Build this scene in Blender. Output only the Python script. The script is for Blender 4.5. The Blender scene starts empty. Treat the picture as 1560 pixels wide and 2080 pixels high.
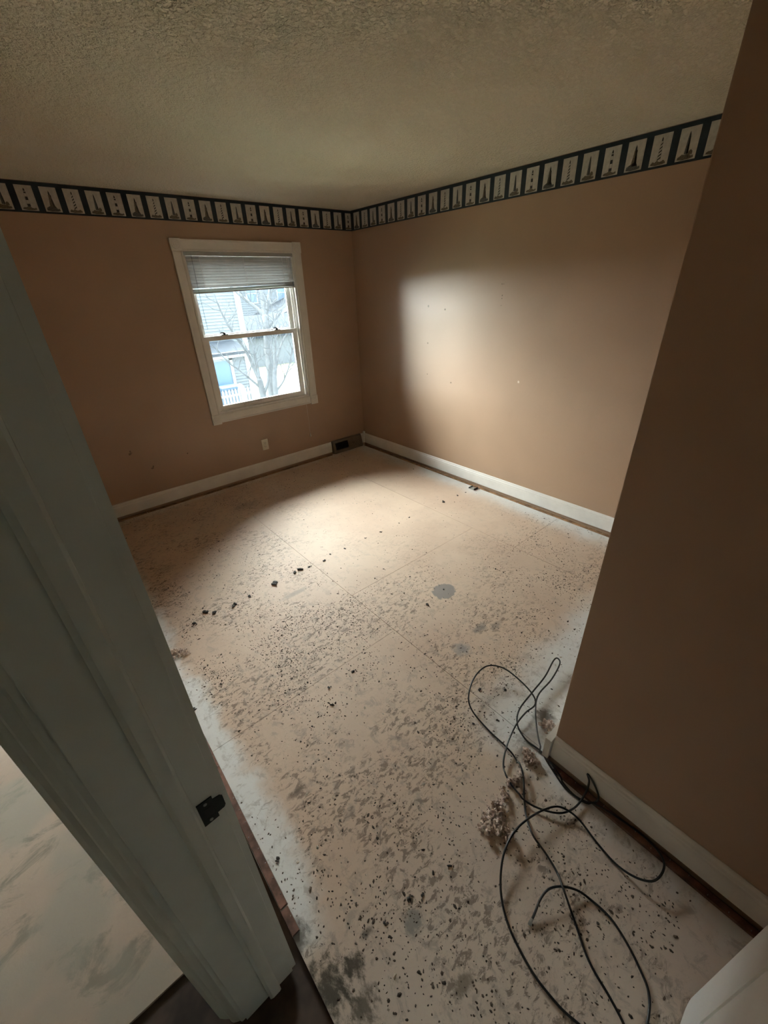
import bpy, bmesh, math, random
from mathutils import Vector, Matrix, noise

random.seed(7)
scene = bpy.context.scene
COL = scene.collection
PI = math.pi

# ------------------------------------------------------------------ camera
CAM = Vector((-3.03903, -4.02427, 1.73959))
YAW, PITCH, ROLL, FPX = 0.68851, 0.49902, -0.04187, 831.33
fwd = Vector((math.sin(YAW) * math.cos(PITCH), math.cos(YAW) * math.cos(PITCH), -math.sin(PITCH)))
rgt0 = Vector((math.cos(YAW), -math.sin(YAW), 0))
up0 = rgt0.cross(fwd)
rgt = rgt0 * math.cos(ROLL) + up0 * math.sin(ROLL)
upv = up0 * math.cos(ROLL) - rgt0 * math.sin(ROLL)
cam_data = bpy.data.cameras.new('camera')
cam = bpy.data.objects.new('camera', cam_data)
COL.objects.link(cam)
m = Matrix((rgt, upv, -fwd)).transposed().to_4x4()
m.translation = CAM
cam.matrix_world = m
cam_data.sensor_fit = 'VERTICAL'
cam_data.sensor_height = 36.0
cam_data.lens = FPX / 2080 * 36.0
cam_data.clip_start = 0.02
cam_data.clip_end = 400
scene.camera = cam

# ------------------------------------------------------------------ light
world = bpy.data.worlds.new('overcast_sky')
scene.world = world
world.use_nodes = True
wb = world.node_tree.nodes['Background']
wb.inputs['Color'].default_value = (0.80, 0.92, 1.0, 1)
wb.inputs['Strength'].default_value = 4.4

sun_data = bpy.data.lights.new('hazy_sun', 'SUN')
sun_data.energy = 40.0
sun_data.angle = math.radians(130)
sun_data.color = (1.0, 0.95, 0.86)
sun = bpy.data.objects.new('hazy_sun', sun_data)
COL.objects.link(sun)
SUN_DIR = Vector((-0.02, -0.82, -0.64)).normalized()      # the way the light travels
sun.rotation_euler = SUN_DIR.to_track_quat('-Z', 'Y').to_euler()
sun.location = (-6, 12, 14)

vs = scene.view_settings
vs.view_transform = 'Standard'
vs.look = 'None'
vs.gamma = 1.0
vs.use_curve_mapping = False
vs.exposure = 1.95
cy = scene.cycles
cy.max_bounces = 7
cy.diffuse_bounces = 6
cy.glossy_bounces = 2
cy.transmission_bounces = 3
cy.transparent_max_bounces = 8
cy.caustics_reflective = False
cy.caustics_refractive = False

# ------------------------------------------------------------------ materials
def new_mat(name):
    mt = bpy.data.materials.new(name)
    mt.use_nodes = True
    nt = mt.node_tree
    return mt, nt, nt.nodes['Principled BSDF']

class G:
    """tiny node-graph helper"""
    def __init__(s, nt):
        s.nt = nt
    def n(s, typ, **kw):
        nd = s.nt.nodes.new(typ)
        for k, v in kw.items():
            setattr(nd, k, v)
        return nd
    def put(s, sock, v):
        if isinstance(v, bpy.types.NodeSocket):
            s.nt.links.new(v, sock)
        else:
            if hasattr(sock, 'default_value'):
                if sock.type == 'RGBA' and len(v) == 3:
                    v = (*v, 1)
                sock.default_value = v
    def coord(s, which='Object'):
        return s.n('ShaderNodeTexCoord').outputs[which]
    def mapping(s, vec, scale=(1, 1, 1), loc=(0, 0, 0), rot=(0, 0, 0)):
        nd = s.n('ShaderNodeMapping')
        s.put(nd.inputs['Vector'], vec)
        nd.inputs['Scale'].default_value = scale
        nd.inputs['Location'].default_value = loc
        nd.inputs['Rotation'].default_value = rot
        return nd.outputs[0]
    def noise(s, vec, scale, detail=3, rough=0.5, dist=0.0):
        nd = s.n('ShaderNodeTexNoise')
        s.put(nd.inputs['Vector'], vec)
        nd.inputs['Scale'].default_value = scale
        nd.inputs['Detail'].default_value = detail
        nd.inputs['Roughness'].default_value = rough
        nd.inputs['Distortion'].default_value = dist
        return nd.outputs['Fac']
    def vor(s, vec, scale, feature='F1', rnd=1.0):
        nd = s.n('ShaderNodeTexVoronoi', feature=feature)
        s.put(nd.inputs['Vector'], vec)
        nd.inputs['Scale'].default_value = scale
        nd.inputs['Randomness'].default_value = rnd
        return nd.outputs['Distance']
    def math(s, op, a, b=0.0, c=0.0, clamp=False):
        nd = s.n('ShaderNodeMath', operation=op, use_clamp=clamp)
        s.put(nd.inputs[0], a); s.put(nd.inputs[1], b); s.put(nd.inputs[2], c)
        return nd.outputs[0]
    def ramp(s, v, lo, hi, a=0.0, b=1.0):
        nd = s.n('ShaderNodeMapRange', interpolation_type='SMOOTHSTEP')
        s.put(nd.inputs['Value'], v)
        nd.inputs['From Min'].default_value = lo
        nd.inputs['From Max'].default_value = hi
        nd.inputs['To Min'].default_value = a
        nd.inputs['To Max'].default_value = b
        return nd.outputs[0]
    def mix(s, f, a, b, mode='MIX'):
        nd = s.n('ShaderNodeMix', data_type='RGBA', blend_type=mode)
        s.put(nd.inputs[0], f); s.put(nd.inputs[6], a); s.put(nd.inputs[7], b)
        return nd.outputs[2]
    def sep(s, vec):
        nd = s.n('ShaderNodeSeparateXYZ')
        s.put(nd.inputs[0], vec)
        return nd.outputs
    def dist(s, vec, p):
        nd = s.n('ShaderNodeVectorMath', operation='DISTANCE')
        s.put(nd.inputs[0], vec)
        nd.inputs[1].default_value = p
        return nd.outputs['Value']
    def bump(s, h, strength, dist=0.002):
        nd = s.n('ShaderNodeBump')
        nd.inputs['Strength'].default_value = strength
        nd.inputs['Distance'].default_value = dist
        s.put(nd.inputs['Height'], h)
        return nd.outputs[0]

def simple(name, col, rough=0.5, metal=0.0, var=0.0, vscale=8.0, bump=0.0, bscale=80.0, spec=0.5):
    mt, nt, b = new_mat(name)
    g = G(nt)
    c = g.coord()
    if var:
        f = g.noise(c, vscale, 3, 0.6)
        dark = tuple(x * (1 - var) for x in col)
        lite = tuple(min(1, x * (1 + var * .6)) for x in col)
        g.put(b.inputs['Base Color'], g.mix(g.ramp(f, .3, .7), dark, lite))
    else:
        b.inputs['Base Color'].default_value = (*col, 1)
    b.inputs['Roughness'].default_value = rough
    b.inputs['Metallic'].default_value = metal
    b.inputs['Specular IOR Level'].default_value = spec
    if bump:
        g.put(b.inputs['Normal'], g.bump(g.noise(c, bscale, 1), bump))
    return mt

M = {}
TRIM = (0.76, 0.75, 0.71)
M['trim'] = simple('white_trim_paint', TRIM, 0.38, var=.06, vscale=5, bump=.06, bscale=25)
M['frame'] = simple('frame_paint_cool_light_tint', (0.71, 0.75, 0.72), 0.40, var=.06, vscale=5)  # trim white with the cool light on the frame tinted into its colour
M['vinyl'] = simple('white_vinyl', (0.80, 0.80, 0.78), 0.35, var=.04, vscale=6)
M['blind'] = simple('blind_aluminium', (0.40, 0.41, 0.41), 0.4, var=.05)
M['blind_rail'] = simple('blind_rail', (0.50, 0.49, 0.46), 0.45, var=.1)
M['cord'] = simple('white_cord', (0.75, 0.73, 0.66), 0.7, var=.05)
M['outlet'] = simple('ivory_plastic', (0.70, 0.66, 0.55), 0.35, var=.03)
M['slot'] = simple('dark_slot', (0.02, 0.02, 0.02), 0.6)
M['register'] = simple('brown_enamel', (0.17, 0.135, 0.105), 0.4, var=.15, vscale=12)
M['vent_dark'] = simple('vent_shadow', (0.012, 0.012, 0.013), 0.7)
M['metal_dark'] = simple('dark_bronze', (0.020, 0.026, 0.024), 0.42, metal=.55, var=.2, vscale=30)
M['steel'] = simple('dull_steel', (0.40, 0.40, 0.38), 0.35, metal=.9, var=.15, vscale=40)
M['brass'] = simple('worn_brass', (0.55, 0.42, 0.20), 0.35, metal=.9, var=.15, vscale=40)
M['tack'] = simple('tack_strip_wood', (0.30, 0.17, 0.085), 0.75, var=.45, vscale=14, bump=.2)
M['tack_red'] = simple('red_stained_strip', (0.17, 0.085, 0.058), 0.7, var=.6, vscale=16, bump=.2)
M['subfloor'] = simple('old_subfloor_wood', (0.075, 0.05, 0.036), 0.8, var=.5, vscale=9, bump=.3, bscale=30)
M['cable'] = simple('black_cable_jacket', (0.008, 0.010, 0.011), 0.38)
M['crumb'] = simple('dark_crumb', (0.095, 0.072, 0.052), 0.85, var=.7, vscale=20)
M['chunk'] = simple('dried_glue_crumb', (0.030, 0.027, 0.022), 0.75, var=.5, vscale=60)
M['chip'] = simple('pale_foam_chip', (0.50, 0.43, 0.35), 0.9, var=.3, vscale=60)
M['hallpaint'] = simple('hall_wall_paint', (0.58, 0.64, 0.60), 0.6, var=.04)
M['navy'] = simple('border_navy_paper', (0.010, 0.021, 0.032), 0.55, var=.25, vscale=30)
M['card'] = simple('border_print_ground', (0.56, 0.54, 0.49), 0.6, var=.12, vscale=40)
M['ink'] = simple('border_print_ink', (0.035, 0.034, 0.032), 0.6, var=.3, vscale=120)
M['ink_soft'] = simple('border_print_sepia', (0.15, 0.125, 0.085), 0.6, var=.5, vscale=120)
M['ink_grey'] = simple('border_print_grey', (0.10, 0.105, 0.10), 0.6, var=.5, vscale=120)
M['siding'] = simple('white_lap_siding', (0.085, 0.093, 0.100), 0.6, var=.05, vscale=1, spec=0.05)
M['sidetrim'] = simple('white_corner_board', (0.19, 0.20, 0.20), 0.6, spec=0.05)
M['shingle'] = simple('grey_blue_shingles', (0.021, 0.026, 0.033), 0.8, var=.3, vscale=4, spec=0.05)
M['blueglass'] = simple('blue_house_window', (0.035, 0.075, 0.12), 0.3)
M['picket'] = simple('white_picket_paint', (0.17, 0.18, 0.18), 0.6, spec=0.05)
M['bark'] = simple('pale_bark', (0.040, 0.044, 0.048), 0.9, var=.3, vscale=6, spec=0.05)
M['bin'] = simple('blue_plastic', (0.03, 0.06, 0.10), 0.5)
M['deckrail'] = simple('grey_deck_paint', (0.05, 0.058, 0.065), 0.7, spec=0.05)

def mat_wall(name, marks=()):
    mt, nt, b = new_mat(name)
    g = G(nt); c = g.coord()
    f = g.noise(c, 1.3, 2, 0.6)
    col = g.mix(g.ramp(f, .3, .7), (0.410, 0.285, 0.197), (0.450, 0.313, 0.216))
    sc = g.ramp(g.noise(g.mapping(c, (1, 1, 0.35)), 5.0, 3, 0.65), .62, .80)
    col = g.mix(g.math('MULTIPLY', sc, .12), col, (0.30, 0.19, 0.12))
    wob = g.noise(c, 55, 1)
    for (x, y, z, r, dark) in marks:
        d = g.math('ADD', g.dist(c, (x, y, z)), g.math('MULTIPLY', g.math('SUBTRACT', wob, .5), r * 1.6))
        mk = g.ramp(d, r, r * .55)
        col = g.mix(g.math('MULTIPLY', mk, .75), col, (0.11, 0.07, 0.045) if dark else (0.75, 0.68, 0.58))
    g.put(b.inputs['Base Color'], col)
    b.inputs['Roughness'].default_value = 0.40
    b.inputs['Specular IOR Level'].default_value = 0.55
    h = g.noise(c, 70, 2)
    g.put(b.inputs['Normal'], g.bump(h, .16, .0012))
    return mt

M['wall'] = mat_wall('tan_wall_paint')
M['wall_back'] = mat_wall('tan_wall_paint_scuffed', [(-2.556, 0, .559, .016, 1), (-2.552, 0, .58, .008, 1), (-2.426, 0, .387, .013, 1), (-2.418, 0, .40, .009, 1), (-2.103, 0, .441, .008, 1)])
M['wall_right'] = mat_wall('tan_wall_paint_nail_holes', [(0, -1.877, 1.738, .006, 1), (0, -1.892, 1.738, .005, 1), (0, -1.888, 1.66, .006, 1), (0, -1.888, 1.64, .006, 1), (0, -1.885, 1.59, .005, 1), (0, -1.095, 1.584, .012, 1), (0, -1.30, 1.56, .010, 1), (0, -1.095, 1.269, .010, 1), (0, -1.094, .983, .007, 1), (0, -1.40, .94, .009, 1), (0, -2.118, 1.034, .011, 0)])

def mat_ceiling():
    mt, nt, b = new_mat('textured_ceiling')
    g = G(nt); c = g.coord()
    f = g.noise(c, 1.1, 3)
    g.put(b.inputs['Base Color'], g.mix(g.ramp(f, .3, .7), (0.83, 0.78, 0.62), (0.88, 0.83, 0.665)))
    b.inputs['Roughness'].default_value = .9
    h = g.math('ADD', g.ramp(g.noise(c, 70, 2, .6), .42, .6), g.math('MULTIPLY', g.noise(c, 150, 1), .5))
    g.put(b.inputs['Normal'], g.bump(h, 1.0, .012))
    return mt
M['ceiling'] = mat_ceiling()

def mat_panel(name, hall=False):
    """old underlayment: tan glue-stained sheets, bare white margins by the walls, smears"""
    mt, nt, b = new_mat(name)
    g = G(nt); c = g.coord()
    X, Y, Z = g.sep(c)
    f1 = g.noise(c, 1.6, 5, .6)
    f2 = g.noise(c, 7, 5, .65)
    col = g.mix(g.ramp(f1, .3, .7), (0.575, 0.435, 0.332), (0.655, 0.520, 0.402))
    col = g.mix(g.math('MULTIPLY', g.ramp(f2, .55, .75), .3), col, (0.46, 0.345, 0.255))
    if not hall:
        wob = g.math('MULTIPLY', g.math('SUBTRACT', g.noise(c, 4.5, 4, .6), .5), .22)
        wob2 = g.math('ADD', wob, g.math('MULTIPLY', g.math('SUBTRACT', g.noise(c, 1.2, 2), .5), .14))
        # margins that were never glued
        left = g.math('MULTIPLY', g.ramp(g.math('ADD', X, wob2), -2.84, -2.93), g.ramp(g.math('ADD', Y, wob2), -3.56, -3.40))
        right = g.ramp(g.math('ADD', X, wob2), -0.30, -0.02)
        back = g.math('MULTIPLY', g.ramp(g.math('ADD', Y, wob2), -0.16, -0.02), .6)
        clx = g.ramp(g.math('ADD', X, wob2), -2.10, -1.90)
        cly = g.ramp(g.math('ADD', Y, wob2), -3.22, -3.45)
        clo = g.math('MULTIPLY', clx, cly)
        mar = g.math('MAXIMUM', g.math('MAXIMUM', left, right), g.math('MAXIMUM', back, clo))
        thr = g.math('MULTIPLY', g.ramp(g.math('ADD', Y, wob2), -3.4, -3.75), .22)
        mar = g.math('MAXIMUM', mar, thr)
        col = g.mix(g.math('MULTIPLY', mar, .92), col, (0.72, 0.74, 0.735))
        # grey-brown smears, heavier to the left and towards the door
        dens = g.math('ADD', g.ramp(X, -0.9, -2.6), g.math('MULTIPLY', g.ramp(Y, -1.6, -3.4), .7))
        clump = g.ramp(g.noise(c, 2.6, 5, .62), .42, .60)
        sm = g.ramp(g.noise(g.mapping(c, (1, 1.7, 1), rot=(0, 0, .7)), 26, 6, .75, .6), .505, .60)
        sm = g.math('MULTIPLY', sm, g.math('MULTIPLY', clump, g.math('MULTIPLY', dens, .85)))
        sm = g.math('MULTIPLY', sm, g.math('SUBTRACT', 1.0, g.math('MULTIPLY', mar, .7)))
        col = g.mix(g.math('MINIMUM', sm, .72), col, (0.155, 0.115, 0.085))
        lt = g.ramp(g.noise(g.mapping(c, (1.4, 1, 1), rot=(0, 0, -.5)), 14, 6, .72, .5), .52, .64)
        col = g.mix(g.math('MULTIPLY', g.math('MULTIPLY', lt, g.math('ADD', g.math('MULTIPLY', dens, .5), .25)), .42), col, (0.27, 0.235, 0.20))
        # scratches and scraper lines
        scr = g.noise(g.mapping(c, (3, 40, 1), rot=(0, 0, .62)), 1.6, 3, .5)
        scr = g.math('MULTIPLY', g.ramp(scr, .66, .72), g.ramp(g.noise(c, 3.1, 2), .55, .7))
        col = g.mix(g.math('MULTIPLY', scr, .35), col, (0.22, 0.18, 0.15))
        fine = g.noise(g.mapping(c, (1.3, .8, 1), rot=(0, 0, .7)), 30, 7, .72)
        def blob(p, r, colr, amt, sx=1.0, rz=0.0, w=.9, soft=.55):
            nonlocal col
            cc = g.mapping(c, (1, 1, 0), loc=(-p[0], -p[1], 0))
            cc = g.mapping(cc, (1, sx, 1), rot=(0, 0, rz))
            d = g.math('ADD', g.dist(cc, (0, 0, 0)), g.math('MULTIPLY', g.math('SUBTRACT', fine, .5), r * w))
            mk = g.ramp(d, r, r * soft)
            col = g.mix(g.math('MULTIPLY', mk, amt), col, colr)
        blob((-1.433, -2.650), .085, (0.27, 0.25, 0.235), .9, 1.15, .6, .9, .86)
        blob((-1.722, -3.042), .065, (0.25, 0.25, 0.255), .7, 1.1, .4, 1.6, .3)
        blob((-1.523, -3.010), .075, (0.21, 0.195, 0.175), .75, 2.4, .5, 2.0, .3)
        blob((-1.44, -3.06), .05, (0.21, 0.185, 0.16), .6, 1.6, .2, 2.0, .3)
        blob((-1.756, -3.552), .060, (0.12, 0.105, 0.085), .85, 1.0, .2, 1.8, .3)
        blob((-2.684, -3.654), .045, (0.22, 0.22, 0.20), .8, 1.2, .2, 1.6, .4)
        blob((-2.890, -3.608), .055, (0.045, 0.040, 0.028), .9, 1.4, .9, 3.0, .2)
        blob((-2.915, -3.690), .065, (0.07, 0.06, 0.040), .8, 1.5, .7, 3.0, .2)
        blob((-2.965, -3.60), .085, (0.05, 0.045, 0.030), .9, 1.0, .0, 3.0, .2)
        blob((-2.985, -3.44), .06, (0.07, 0.06, 0.045), .8, 1.0, .0, 2.0, .3)
        blob((-2.812, -3.579), .030, (0.08, 0.075, 0.06), .8, 1.8, .5, 2.0, .3)
        blob((-2.672, -3.842), .055, (0.12, 0.095, 0.06), .7, 2.2, .2, 2.2, .3)
        blob((-2.77, -3.080), .055, (0.14, 0.105, 0.08), .75, 2.4, 1.3, 2.0, .3)
        blob((-2.157, -1.998), .14, (0.30, 0.26, 0.215), .6, 4.5, .95, 1.2, .3)
        blob((-2.72, -1.10), .10, (0.33, 0.27, 0.21), .5, 1.4, .3, 2.2, .2)
        blob((-1.86, -0.55), .20, (0.34, 0.28, 0.22), .5, 2.2, .3, 2.2, .2)
        blob((-1.9, -3.58), .12, (0.22, 0.19, 0.16), .45, 1.5, .3, 2.2, .2)
    else:
        st = g.ramp(g.noise(g.mapping(c, (1, 1.6, 1), rot=(0, 0, .4)), 5.5, 6, .68, .5), .50, .66)
        col = g.mix(g.math('MULTIPLY', st, .62), col, (0.20, 0.19, 0.135))
        wh = g.ramp(g.noise(c, 2.4, 3), .5, .62)
        col = g.mix(g.math('MULTIPLY', wh, .6), col, (0.44, 0.42, 0.34))
    g.put(b.inputs['Base Color'], col)
    b.inputs['Roughness'].default_value = .62
    b.inputs['Specular IOR Level'].default_value = .35
    g.put(b.inputs['Normal'], g.bump(g.noise(c, 60, 2, .6), .25, .002))
    return mt
M['panel'] = mat_panel('glue_stained_underlayment')
M['panel_hall'] = mat_panel('hall_underlayment', True)

def mat_pad():
    mt, nt, b = new_mat('torn_carpet_pad_foam')
    g = G(nt); c = g.coord()
    f = g.noise(c, 55, 4, .6)
    g.put(b.inputs['Base Color'], g.mix(g.ramp(f, .35, .65), (0.30, 0.22, 0.175), (0.72, 0.60, 0.52)))
    b.inputs['Roughness'].default_value = 1.0
    g.put(b.inputs['Normal'], g.bump(g.noise(c, 140, 3), .8, .004))
    return mt
M['pad'] = mat_pad()

def mat_glass():
    """mostly clear pane; a thin translucent film adds the pale glare over the view"""
    mt = bpy.data.materials.new('glare_film_glass')
    mt.use_nodes = True
    nt = mt.node_tree
    nt.nodes.clear()
    g = G(nt)
    out = g.n('ShaderNodeOutputMaterial')
    tr = g.n('ShaderNodeBsdfTransparent'); tr.inputs['Color'].default_value = (0.93, 0.97, 0.98, 1)
    gl = g.n('ShaderNodeBsdfGlossy'); gl.inputs['Roughness'].default_value = .03
    tl = g.n('ShaderNodeBsdfTranslucent'); tl.inputs['Color'].default_value = (0.86, 0.95, 1.0, 1)
    fr = g.n('ShaderNodeFresnel'); fr.inputs['IOR'].default_value = 1.35
    c = g.coord()
    film = g.ramp(g.noise(c, 3.0, 4, .6), .2, .8, .003, .006)  # faint veil standing in for the hazy glare outside
    m1 = g.n('ShaderNodeMixShader'); g.put(m1.inputs[0], film)
    nt.links.new(tr.outputs[0], m1.inputs[1]); nt.links.new(tl.outputs[0], m1.inputs[2])
    m2 = g.n('ShaderNodeMixShader'); g.put(m2.inputs[0], fr.outputs[0])
    nt.links.new(m1.outputs[0], m2.inputs[1]); nt.links.new(gl.outputs[0], m2.inputs[2])
    nt.links.new(m2.outputs[0], out.inputs['Surface'])
    return mt
M['glass'] = mat_glass()

def mat_lawn():
    mt, nt, b = new_mat('winter_lawn')
    g = G(nt); c = g.coord()
    f = g.noise(c, .35, 5, .6)
    f2 = g.noise(c, 2.5, 4, .6)
    col = g.mix(g.ramp(f, .4, .62), (0.085, 0.108, 0.074), (0.118, 0.110, 0.076))
    col = g.mix(g.math('MULTIPLY', g.ramp(f2, .4, .7), .5), col, (0.105, 0.107, 0.080))
    g.put(b.inputs['Base Color'], col)
    b.inputs['Roughness'].default_value = 1
    b.inputs['Specular IOR Level'].default_value = 0
    return mt
M['lawn'] = mat_lawn()

# ------------------------------------------------------------------ mesh helpers
class MB:
    def __init__(s):
        s.v = []; s.f = []; s.mi = []
    def add(s, vs, fs, mi=0):
        o = len(s.v)
        s.v += [tuple(v) for v in vs]
        s.f += [tuple(i + o for i in f) for f in fs]
        s.mi += [mi] * len(fs)
        return s
    def box(s, a, b, mi=0):
        x0, x1 = sorted((a[0], b[0])); y0, y1 = sorted((a[1], b[1])); z0, z1 = sorted((a[2], b[2]))
        vs = [(x0, y0, z0), (x1, y0, z0), (x1, y1, z0), (x0, y1, z0), (x0, y0, z1), (x1, y0, z1), (x1, y1, z1), (x0, y1, z1)]
        return s.add(vs, [(0, 3, 2, 1), (4, 5, 6, 7), (0, 1, 5, 4), (1, 2, 6, 5), (2, 3, 7, 6), (3, 0, 4, 7)], mi)
    def prism(s, poly, origin, U, V, W, length, mi=0):
        """poly (u,v) in the plane U,V, extruded by length along W"""
        o = Vector(origin); U = Vector(U); V = Vector(V); W = Vector(W)
        n = len(poly)
        vs = [o + U * p[0] + V * p[1] for p in poly] + [o + U * p[0] + V * p[1] + W * length for p in poly]
        fs = [tuple(range(n))[::-1], tuple(range(n, 2 * n))] + [(i, (i + 1) % n, n + (i + 1) % n, n + i) for i in range(n)]
        return s.add(vs, fs, mi)
    def tube(s, pts, rad, n=8, mi=0, cap=True):
        pts = [Vector(p) for p in pts]
        rads = rad if isinstance(rad, (list, tuple)) else [rad] * len(pts)
        vs = []; nrm = None
        for i, p in enumerate(pts):
            t = (pts[min(i + 1, len(pts) - 1)] - pts[max(i - 1, 0)])
            t = t.normalized() if t.length > 1e-9 else Vector((0, 0, 1))
            if nrm is None:
                nrm = t.orthogonal().normalized()
            else:
                nrm = (nrm - t * nrm.dot(t))
                nrm = nrm.normalized() if nrm.length > 1e-6 else t.orthogonal().normalized()
            bn = t.cross(nrm)
            for k in range(n):
                a = 2 * PI * k / n
                vs.append(p + (nrm * math.cos(a) + bn * math.sin(a)) * rads[i])
        fs = []
        for i in range(len(pts) - 1):
            for k in range(n):
                k2 = (k + 1) % n
                fs.append((i * n + k, i * n + k2, (i + 1) * n + k2, (i + 1) * n + k))
        if cap:
            fs.append(tuple(range(n))[::-1]); fs.append(tuple(range((len(pts) - 1) * n, len(pts) * n)))
        return s.add(vs, fs, mi)
    def lathe(s, prof, origin, axis, n=20, mi=0):
        """prof: (radius, height along axis)"""
        o = Vector(origin); ax = Vector(axis).normalized(); u = ax.orthogonal().normalized(); w = ax.cross(u)
        vs = []
        for r, h in prof:
            for k in range(n):
                a = 2 * PI * k / n
                vs.append(o + ax * h + (u * math.cos(a) + w * math.sin(a)) * r)
        fs = []
        for i in range(len(prof) - 1):
            for k in range(n):
                k2 = (k + 1) % n
                fs.append((i * n + k, i * n + k2, (i + 1) * n + k2, (i + 1) * n + k))
        fs.append(tuple(range(n))[::-1]); fs.append(tuple(range((len(prof) - 1) * n, len(prof) * n)))
        return s.add(vs, fs, mi)
    def mesh(s, name, mats, smooth=False, bevel=0.0):
        me = bpy.data.meshes.new(name)
        me.from_pydata(s.v, [], s.f)
        if not isinstance(mats, (list, tuple)):
            mats = [mats]
        for x in mats:
            me.materials.append(M[x])
        bm = bmesh.new(); bm.from_mesh(me)
        for i, f in enumerate(bm.faces):
            f.material_index = s.mi[i]
        bmesh.ops.recalc_face_normals(bm, faces=bm.faces)
        if bevel:
            bmesh.ops.remove_doubles(bm, verts=bm.verts, dist=1e-6)
            bmesh.ops.bevel(bm, geom=[e for e in bm.edges if len(e.link_faces) == 2 and e.calc_face_angle(0) > .5], offset=bevel, segments=2, affect='EDGES', profile=.6)
        if smooth:
            for f in bm.faces:
                f.smooth = True
        bm.to_mesh(me); bm.free()
        return me
    def build(s, name, mats, parent=None, smooth=False, bevel=0.0):
        return link(name, s.mesh(name, mats, smooth, bevel), parent)

def link(name, me, parent=None, loc=None):
    o = bpy.data.objects.new(name, me)
    COL.objects.link(o)
    if parent is not None:
        o.parent = parent
        if parent.get('_loc'):
            o.matrix_parent_inverse = Matrix.Translation(-Vector(parent['_loc']))
    if loc is not None:
        o.location = loc
    return o

def thing(name, label, cat, loc=(0, 0, 0), group=None):
    """an Empty at the base of the thing; children keep world coordinates"""
    o = bpy.data.objects.new(name, None)
    COL.objects.link(o)
    o.empty_display_size = .1
    o.location = loc
    ROOT[o.name] = Vector(loc)
    tag(o, label, cat, group)
    return o
ROOT = {}

def part(name, mb, mats, parent, smooth=False, bevel=0.0):
    """world-coordinate mesh parented to a root"""
    me = mb.mesh(name, mats, smooth, bevel)
    o = bpy.data.objects.new(name, me)
    COL.objects.link(o)
    o.parent = parent
    off = ROOT.get(parent.name)
    if off is not None:
        o.location = -off
    return o

def tag(o, label, cat, group=None):
    o['label'] = label; o['category'] = cat
    if group:
        o['group'] = group
    return o

def structure(o, label=None):
    o['kind'] = 'structure'
    if label:
        o['label'] = label
    return o

def sempty(name, label=None):
    o = bpy.data.objects.new(name, None)
    COL.objects.link(o)
    return structure(o, label)

# ------------------------------------------------------------------ room shell
ZC = 2.436
XL = -3.024            # room face of the wall with the doorway
XH = -3.165            # hall face of it
YN = -4.43             # near wall
DY0, DY1, DH = -4.305, -3.50, 2.04     # clear doorway
WX0, WX1, WZ0, WZ1 = -1.728, -0.716, 0.735, 2.068

w = MB()
HX0, HX1, HZ0, HZ1 = -4.02, -3.48, .90, 1.90  # opening for the added, unseen hall window
w.box((-4.42, 0, -.02), (HX0, .16, ZC)).box((HX1, 0, -.02), (WX0, .16, ZC)).box((HX0, 0, -.02), (HX1, .16, HZ0)).box((HX0, 0, HZ1), (HX1, .16, ZC)).box((WX1, 0, -.02), (.13, .16, ZC))
w.box((WX0, 0, -.02), (WX1, .16, WZ0)).box((WX0, 0, WZ1), (WX1, .16, ZC))
structure(w.build('wall_back', 'wall_back'), 'dark tan painted wall with the window')
structure(MB().box((0, 0, -.02), (.13, YN - .12, ZC)).build('wall_right', 'wall_right'), 'long tan painted wall catching the window light')
w = MB()
w.box((XH, 0, -.02), (XL, DY1 + .018, ZC)).box((XH, DY1 + .018, DH + .018), (XL, DY0 - .018, ZC)).box((XH, DY0 - .018, -.02), (XL, -6.2, ZC))
structure(w.build('wall_left', 'wall'), 'tan wall that holds the doorway')
structure(MB().box((XL, YN, -.02), (0, YN - .12, ZC)).build('wall_front', 'wall'), 'tan wall behind the open door')
w = MB()
w.prism([(-1.91, -3.67), (0, -3.67), (0, -3.78), (-1.80, -3.78), (-1.80, YN), (-1.91, YN)], (0, 0, -.02), (1, 0, 0), (0, 1, 0), (0, 0, 1), ZC + .02)
structure(w.build('wall_closet', 'wall', bevel=.003), 'near tan wall of the closet bump-out, in shade')
structure(MB().box((-4.5, .16, ZC), (.13, -6.2, ZC + .1)).build('ceiling', 'ceiling'), 'off-white textured ceiling')
floor = structure(MB().box((-4.5, .16, -.14), (.13, -6.2, -.010)).build('floor', 'subfloor'), 'old dark wooden subfloor under the sheets')

# underlayment sheets, joints left open
GAP = .0011
def sheet(x0, x1, y0, y1, mt='panel', nm='underlayment_sheet'):
    o = MB().box((x0 + GAP, y0 + GAP, -.0098), (x1 - GAP, y1 - GAP, 0)).build(nm, mt, floor)
    return o
for a, b, cuts in ((-.67, -.012, (-.012, -.23, -2.667, -3.66)), (-1.898, -.67, (-.012, -2.272, -3.66)),
                   (-2.99, -1.898, (-.012, -.26, -2.69))):
    for y1, y0 in zip(cuts[:-1], cuts[1:]):
        sheet(a, b, y0, y1)
MB().prism([(-2.99 + GAP, -2.6906), (-1.898 - GAP, -2.6906), (-1.898 - GAP, -3.66), (-1.925, -3.66), (-1.925, YN + .01), (-2.99 + GAP, YN + .01)], (0, 0, -.0098), (1, 0, 0), (0, 1, 0), (0, 0, 1), .0098).build('underlayment_sheet', 'panel', floor)
sheet(-4.28, -3.20, -3.292, -.02, 'panel_hall', 'hall_sheet')
sheet(-4.28, -3.43, -6.1, -3.292, 'panel_hall', 'hall_sheet')

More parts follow.
